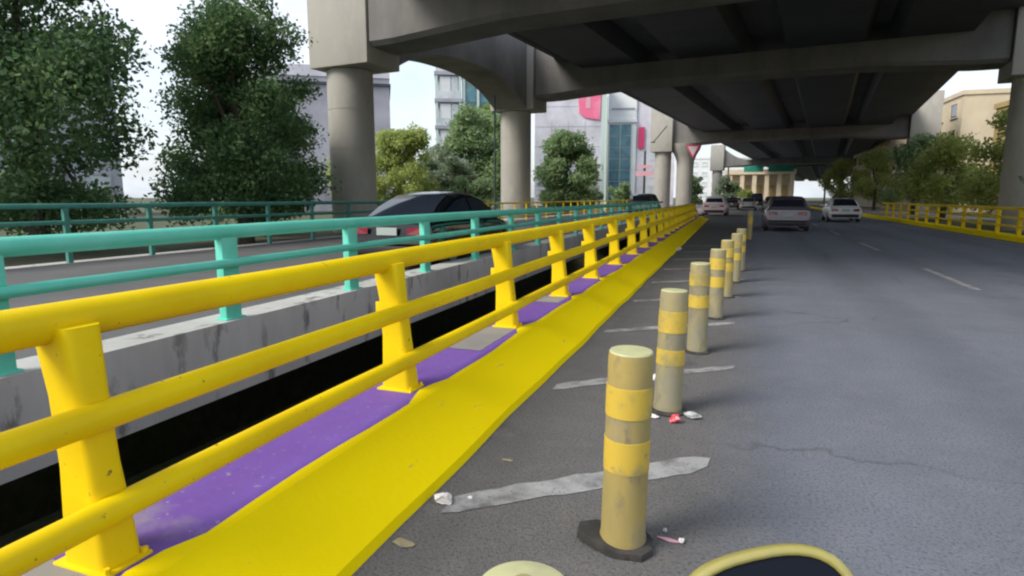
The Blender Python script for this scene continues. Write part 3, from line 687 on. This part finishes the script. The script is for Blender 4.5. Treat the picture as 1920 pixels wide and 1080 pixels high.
# pale block behind the far piers
face_building('pale_block', 'very pale block glimpsed between the far piers', (-16, 190), (6, 190), 14, 12.5, M['wwall'], 8, 4, M['pglass'], 1, .5, .4)
# cream arcade building far ahead
e = empty('cream_building', (-5.2, 168, 0), 'cream colonnaded building at the end of the road', 'building')
MB().box(0, 16, 3.5, 12, 0, 7.2).build('wall', M['cream'], e)
MB().box(-.3, 16.3, -.4, 12.2, 7.2, 8.4).build('cornice', M['cream'], e)
for i in range(6):
    MB().box(.5 + 2.9 * i, 1.5 + 2.9 * i, -.1, .9, 0, 7.19).build('column', M['cream'], e)
for i in range(5): MB().box(1.9 + 2.9 * i, 3.0 + 2.9 * i, 3.4, 3.49, 1.0, 4.6).build('window', M['ochre'], e)
# green overhead sign gantry
e = empty('sign_gantry', (-4.2, 150, 0), 'green overhead road sign boards under the far viaduct', 'road sign')
for x in (0, 20): MB().cyl((x, 0), .2, .16, 0, 8.9, 12).build('post', M['pole'], e)
MB().box(0, 20, -.12, .12, 8.2, 8.5).build('beam', M['pole'], e)
MB().box(3.3, 7.4, -.3, -.13, 7.1, 9.6).build('sign_board', M['signgreen'], e)
MB().box(8.4, 13.6, -.3, -.13, 7.1, 9.6).build('sign_board', M['signgreen'], e)
# right side ochre buildings (continuation outside the strip of photograph)
face_building('ochre_building', 'ochre two-storey building behind the right-hand trees', (23, 30), (33, 14), 10, 8.5, M['ochre'], 6, 2, M['glass'], 1, .45, .5)
face_building('ochre_building', 'long ochre building farther along the right side', (21, 70), (24, 38), 10, 9.5, M['ochre'], 10, 3, M['glass'], 1, .45, .5)
face_building('cream_block', 'cream apartment block beyond the right-hand trees', (18, 130), (20.5, 78), 10, 12, M['cream'], 12, 4, M['glass'], 1, .45, .5)
face_building('lilac_block', 'grey block far left behind the trees', (-62, 20), (-50, 38), 12, 14, M['greyl'], 6, 4, M['pglass'], 1, .5, .45)

# ------------------------------------------------------------------ poles and signs
e = empty('lamp_post', (-14.6, 35.6, 0), 'thin dark green lamp post just left of the arched pier column', 'lamp post')
MB().cyl((0, 0), .07, .05, 0, 7.6, 12).build('pole', M['pole'], e, smooth=True)
MB().cyl((0, 0), .13, .12, 0, .5, 12).build('base', M['pole'], e)
e = empty('banner_pole', (-14.76, 68.4, 0), 'pale green pole at the right edge of the white building', 'pole')
MB().cyl((0, 0), .13, .10, 0, 12.4, 12).build('pole', M['palepole'], e, smooth=True)
MB().cyl((0, 0), .2, .2, 0, .4, 12).build('base', M['palepole'], e)
e = empty('sign_mast', (-11.25, 73.2, 0), 'dark mast with two faded pink boards beside the third pier', 'sign')
MB().cyl((0, 0), .14, .12, 0, 6.8, 10).build('pole', M['pole'], e, smooth=True)
MB().box(-1.0, 1.0, -.2, -.13, 3.95, 4.5).build('sign_board', M['palepink'], e)
MB().box(-.85, .85, -.2, -.13, 4.85, 5.2).build('sign_board', M['palepink'], e)
e = empty('street_light', (-9.9, 76.6, 0), 'thin slanting dark lamp arm across the third pier head', 'lamp')
MB().tube([(-.9, 0, 8.1), (.6, 0, 9.9)], .07, 8).build('arm', M['pole'], e)
MB().box(-1.2, -.75, -.15, .15, 7.98, 8.12).build('lamp_head', M['pole'], e, bevel=.02)
# yield sign
e = empty('yield_sign', (-5.95, 73.6, 0), 'triangular give-way sign, point down, high in front of the flared pier', 'sign')
MB().prism([(-.82, 7.35), (.82, 7.35), (0, 5.85)], 'y', -.06, 0).build('sign_rim', M['redsign'], e)
MB().prism([(-.58, 7.2), (.58, 7.2), (0, 6.15)], 'y', -.075, -.062).build('sign_face', M['signwhite'], e)
MB().cyl((0, .1), .09, .09, 0, 7.4, 10).build('pole', M['pole'], e)

# ------------------------------------------------------------------ vehicles
def car(label, loc, rz, paint, L_=4.5, W_=1.8, H_=1.45, style='sedan', name='car', roofm=None, group=None, cat='car', sc=1):
    e = empty(name, loc, label, cat, group, rz); e.scale = (sc, sc, sc)
    hw = W_ / 2
    if style == 'sedan':
        bel = [(-L_ / 2, .62), (-L_ / 2 + .06, .86), (-L_ / 2 + .25, .93), (-1.35, .97), (-.6, .95), (.5, .93), (1.1, .92), (1.6, .84), (2.0, .73), (L_ / 2 - .04, .58)]
        prof = [(-1.95, .93), (-1.45, 1.2), (-.95, 1.38), (-.4, H_), (.1, H_ - .01), (.45, H_ - .09), (.9, 1.17), (1.28, .93)]
    else:
        bel = [(-L_ / 2, .62), (-L_ / 2 + .04, .95), (-L_ / 2 + .12, 1.02), (-1.35, 1.03), (-.6, 1.02), (.5, 1.0), (1.1, .98), (1.6, .92), (2.0, .84), (L_ / 2 - .04, .62)]
        prof = [(-L_ / 2 + .1, 1.0), (-L_ / 2 + .3, H_ - .15), (-L_ / 2 + .55, H_ - .02), (-.6, H_), (.1, H_ - .02), (.4, H_ - .08), (.85, 1.25), (1.3, .98)]
    rg = []
    for i, (y, zt) in enumerate(bel):
        k = 1.0 if 1 <= i <= len(bel) - 3 else .93
        if i in (0, len(bel) - 1): k = .86
        w = hw * k; zl = .24 if 0 < i < len(bel) - 1 else .34
        pts = [(w * .9, zl), (w * .98, zl + .12), (w, .5), (w * .985, zt - .16), (w * .93, zt - .04), (w * .8, zt)]
        rg.append([(x, y, z) for x, z in pts] + [(-x, y, z) for x, z in reversed(pts)])
    MB().rings(rg).build('body', paint, e, smooth=True, angle=35)
    zb = .9
    def xs(z): return hw * (.93 - .24 * max(0, (z - zb) / (H_ - zb)))
    rg = []
    for y, z in prof:
        a = xs(z - .05) if z > zb + .1 else hw * .88
        pts = [(hw * .9, .8), (xs(zb + .02), zb + .02) if z > zb + .05 else (hw * .9, .86), (a, max(z - .06, .86)), (a * .86, z - .005), (a * .4, z + .012)]
        rg.append([(x, y, q) for x, q in pts] + [(-x, y, q) for x, q in reversed(pts)])
    MB().rings(rg).build('cabin', roofm or paint, e, smooth=True, angle=30)
    def strip(i0, i1, nm, t0=.08, t1=.08):
        pp = prof[i0:i1 + 1]; vs = []
        ln = len(pp)
        for k, (y, z) in enumerate(pp):
            if k == 0: y2, z2 = pp[1]; y = y + (y2 - y) * t0; z = z + (z2 - z) * t0
            if k == ln - 1: y2, z2 = pp[-2]; y = y + (y2 - y) * t1; z = z + (z2 - z) * t1
            a = xs(z) * .84
            yb, za = (pp[min(k + 1, ln - 1)][0] - pp[max(k - 1, 0)][0]), (pp[min(k + 1, ln - 1)][1] - pp[max(k - 1, 0)][1])
            nn = math.hypot(yb, za); ny, nz_ = -za / nn * .016, yb / nn * .016
            for f in (-1, -.45, 0, .45, 1): vs.append((a * f, y + ny, z + nz_ + .012 * (1 - f * f)))
        fs = [(r * 5 + c, r * 5 + c + 1, r * 5 + c + 6, r * 5 + c + 5) for r in range(ln - 1) for c in range(4)]
        MB().add(vs, fs).build(nm, M['glass'], e, smooth=True, angle=60)
    if style == 'sedan': strip(0, 2, 'rear_window', .18, .02); strip(5, 7, 'windscreen', .05, .15)
    else: strip(0, 1, 'rear_window', .2, .05); strip(5, 7, 'windscreen', .05, .15)
    # side windows
    def roofz(y):
        for (a, za), (b, zb_) in zip(prof, prof[1:]):
            if a <= y <= b: return za + (zb_ - za) * (y - a) / (b - a)
        return .9
    wins = [(-1.5, -.32), (-.24, .98)] if style == 'sedan' else [(-L_ / 2 + .45, -1.0), (-.92, -.1), (-.02, 1.0)]
    for sx in (-1, 1):
        for (a, b) in wins:
            n = 8; lo, hi = [], []
            for k in range(n + 1):
                y = a + (b - a) * k / n; zt = max(roofz(y) - .11, zb + .08)
                lo.append((sx * (xs(zb + .05) + .012), y, zb + .06)); hi.append((sx * (xs(zt) + .008), y, zt))
            MB().add(lo + hi, [(k, k + 1, n + 2 + k, n + 1 + k) for k in range(n)]).build('side_window', M['glass'], e, smooth=True)
        z0 = .66 if style == 'sedan' else .72
        MB().add([(sx * hw * .94, -L_ / 2 + .22, z0), (sx * hw * .93, -L_ / 2 + .2, z0 + .15), (sx * hw * .8, -L_ / 2 - .01, z0 + .16), (sx * hw * .45, -L_ / 2 - .035, z0 + .13), (sx * hw * .45, -L_ / 2 - .035, z0 + .02), (sx * hw * .8, -L_ / 2 - .02, z0)], [(0, 1, 2, 5), (2, 3, 4, 5)]).build('tail_light', M['tail'], e)
        MB().box(sx * hw * .55 - .2, sx * hw * .55 + .2, L_ / 2 - .12, L_ / 2 - .03, .56, .66).build('headlight', M['pglass'], e, bevel=.02)
        MB().box(sx * (hw + .1) - .1, sx * (hw + .1) + .1, .82, .95, .93, 1.06).build('mirror', paint, e, bevel=.03)
        for yy in (-L_ / 2 + .85, L_ / 2 - .9):
            wv = empty_part = bpy.data.objects.new('wheel', None)
            ty = MB(); r = .32
            def wr(rad, x): return [(x, rad * math.cos(2 * math.pi * j / 24), rad * math.sin(2 * math.pi * j / 24)) for j in range(24)]
            t_ = MB().rings([wr(r - .04, -.1), wr(r, -.07), wr(r, .07), wr(r - .04, .1)]).build('wheel', M['rubber'], e, smooth=True)
            t_.location = (sx * (hw - .09), yy, r)
            rm = MB().rings([wr(r * .62, sx * .07), wr(r * .62, sx * .108), wr(r * .1, sx * .112)]).build('rim', M['rim'], t_, smooth=True)
            bpy.data.objects.remove(wv)
    MB().box(-hw * .8, hw * .8, -L_ / 2 - .05, -L_ / 2 + .1, .3, .46).build('rear_bumper', M['trim'], e, bevel=.03)
    MB().box(-.21, .21, -L_ / 2 - .05, -L_ / 2 - .03, .66, .80).build('number_plate', M['plate'], e)
    return e
car('glossy black sedan driving behind the sea green railing', (-6.2, 12.1, .15), math.radians(1), M['black'], 4.6, 1.82, 1.46)
car('dark grey car far along the other carriageway, only its roof above the rails', (-6.9, 46, .15), 0, M['grey_paint'], 4.4, 1.85, 1.62, 'suv')
car('pink and white taxi just beyond the end of the yellow railing', (-2.35, 54.5, 0), math.radians(-2), M['pink'], 4.2, 1.85, 1.6, 'suv', roofm=M['whitep'])
car('silver car far ahead between the lane and the cream columns', (.2, 78, 0), 0, M['silver'], 4.4, 1.8, 1.45)
car('small dark car just right of the pink and white taxi', (-1.75, 82, 0), 0, M['black'], 4.4, 1.8, 1.5, 'suv')
car('dark grey car far ahead right of the silver one', (2.6, 72, 0), 0, M['grey_paint'], 4.5, 1.85, 1.6, 'suv')
car('maroon car ahead at the right, nearest car in the bollard lane', (1.72, 31.8, 0), 0, M['purplecar'], 4.5, 1.85, 1.55, 'suv')
car('white car two lanes over at the right', (5.6, 44, 0), 0, M['whitep'], 4.4, 1.8, 1.45)

car('dark van in the distance between the silver car and the right lane', (1.5, 104, 0), 0, M['black'], 4.8, 1.95, 2.1, 'suv')
car('distant dark blue car left of the silver one', (-1.6, 112, 0), 0, M['grey_paint'], 4.4, 1.8, 1.5)
car('distant light car close to the cream columns', (4.6, 118, 0), 0, M['silver'], 4.4, 1.8, 1.5)
# scooter the photo was taken from: only its mirror reaches into the picture
sc_ = empty('motor_scooter', (.30, .25, 0), 'dark scooter mirror with thin olive yellow rim at the bottom right of the strip', 'scooter')
def ell(a, b, y, p=2.6, n=40):
    o = []
    for j in range(n):
        t = 2 * math.pi * j / n; c, s_ = math.cos(t), math.sin(t)
        o.append((a * abs(c) ** (2 / p) * (1 if c > 0 else -1), y, b * abs(s_) ** (2 / p) * (1 if s_ > 0 else -1)))
    return o
mi = MB().rings([ell(.150, .092, .010), ell(.150, .092, -.004), ell(.158, .100, -.008), ell(.168, .110, -.002), ell(.172, .114, .02), ell(.165, .108, .05), ell(.135, .09, .095), ell(.06, .04, .125)]).build('mirror', M['mirror_y'], sc_, smooth=True, angle=70)
mi.location = (.068 - .30, .89 - .25, .902); mi.scale = (.8, .8, .8)
mi.rotation_euler = (math.radians(-34), math.radians(-12), math.radians(24))
MB().rings([ell(.1495, .0915, .002), ell(.1495, .0915, .009)]).build('mirror_glass', M['mglass'], mi)
def wheel_(y, r=.235):
    def cr(rad, x): return [(x, rad * math.cos(2 * math.pi * j / 32), rad * math.sin(2 * math.pi * j / 32)) for j in range(32)]
    o = MB().rings([cr(r - .07, -.045), cr(r - .02, -.05), cr(r, -.02), cr(r, .02), cr(r - .02, .05), cr(r - .07, .045)]).build('wheel', M['rubber'], sc_, smooth=True); o.location = (0, y, r)
    MB().rings([cr(r - .069, -.03), cr(r - .069, .03)]).build('rim', M['rim'], o)
wheel_(.42); wheel_(-.86)
MB().tube([(0, .42, .235), (0, .36, .5), (0, .30, .80)], .035, 10).build('fork', M['trim'], sc_, smooth=True)
hb = MB().tube([(-.36, .20, .80), (-.2, .26, .80), (0, .30, .79), (.2, .26, .80), (.36, .20, .80)], .016, 10).build('handlebar', M['trim'], sc_, smooth=True)
for q in (-1, 1): MB().tube([(q * .26, .235, .80), (q * .38, .19, .80)], .021, 10).build('grip', M['rubber'], hb, smooth=True)
MB().tube([(-.2, .26, .81), (-.21, .42, .82), (-.215, .60, .84), (-.215, .68, .885)], .009, 8).build('mirror_stem', M['trim'], sc_, smooth=True)
MB().rings([[(x * a, y, z) for x, z in ((-1, .25), (-.9, .5), (0, .62 if y > .1 else .5), (.9, .5), (1, .25))] for y, a in ((.40, .06), (.30, .2), (.2, .22), (.12, .16))]).build('leg_shield', M['mirror_y'], sc_, smooth=True)
MB().box(-.14, .14, -.35, .2, .22, .29).build('footboard', M['trim'], sc_, bevel=.02)
MB().rings([[(x * a, y, z) for x, z in ((-1, .28), (-1, h_ - .1), (-.6, h_), (.6, h_), (1, h_ - .1), (1, .28))] for y, a, h_ in ((-.32, .15, .58), (-.5, .19, .64), (-.85, .18, .66), (-1.1, .08, .64))]).build('rear_body', M['mirror_y'], sc_, smooth=True)
MB().rings([[(x * a, y, z) for x, z in ((-1, h_ + .005), (-.9, h_ + .09), (.9, h_ + .09), (1, h_ + .005))] for y, a, h_ in ((-.3, .10, .60), (-.5, .15, .65), (-.85, .15, .67), (-1.05, .09, .68))]).build('seat', M['trim'], sc_, smooth=True)
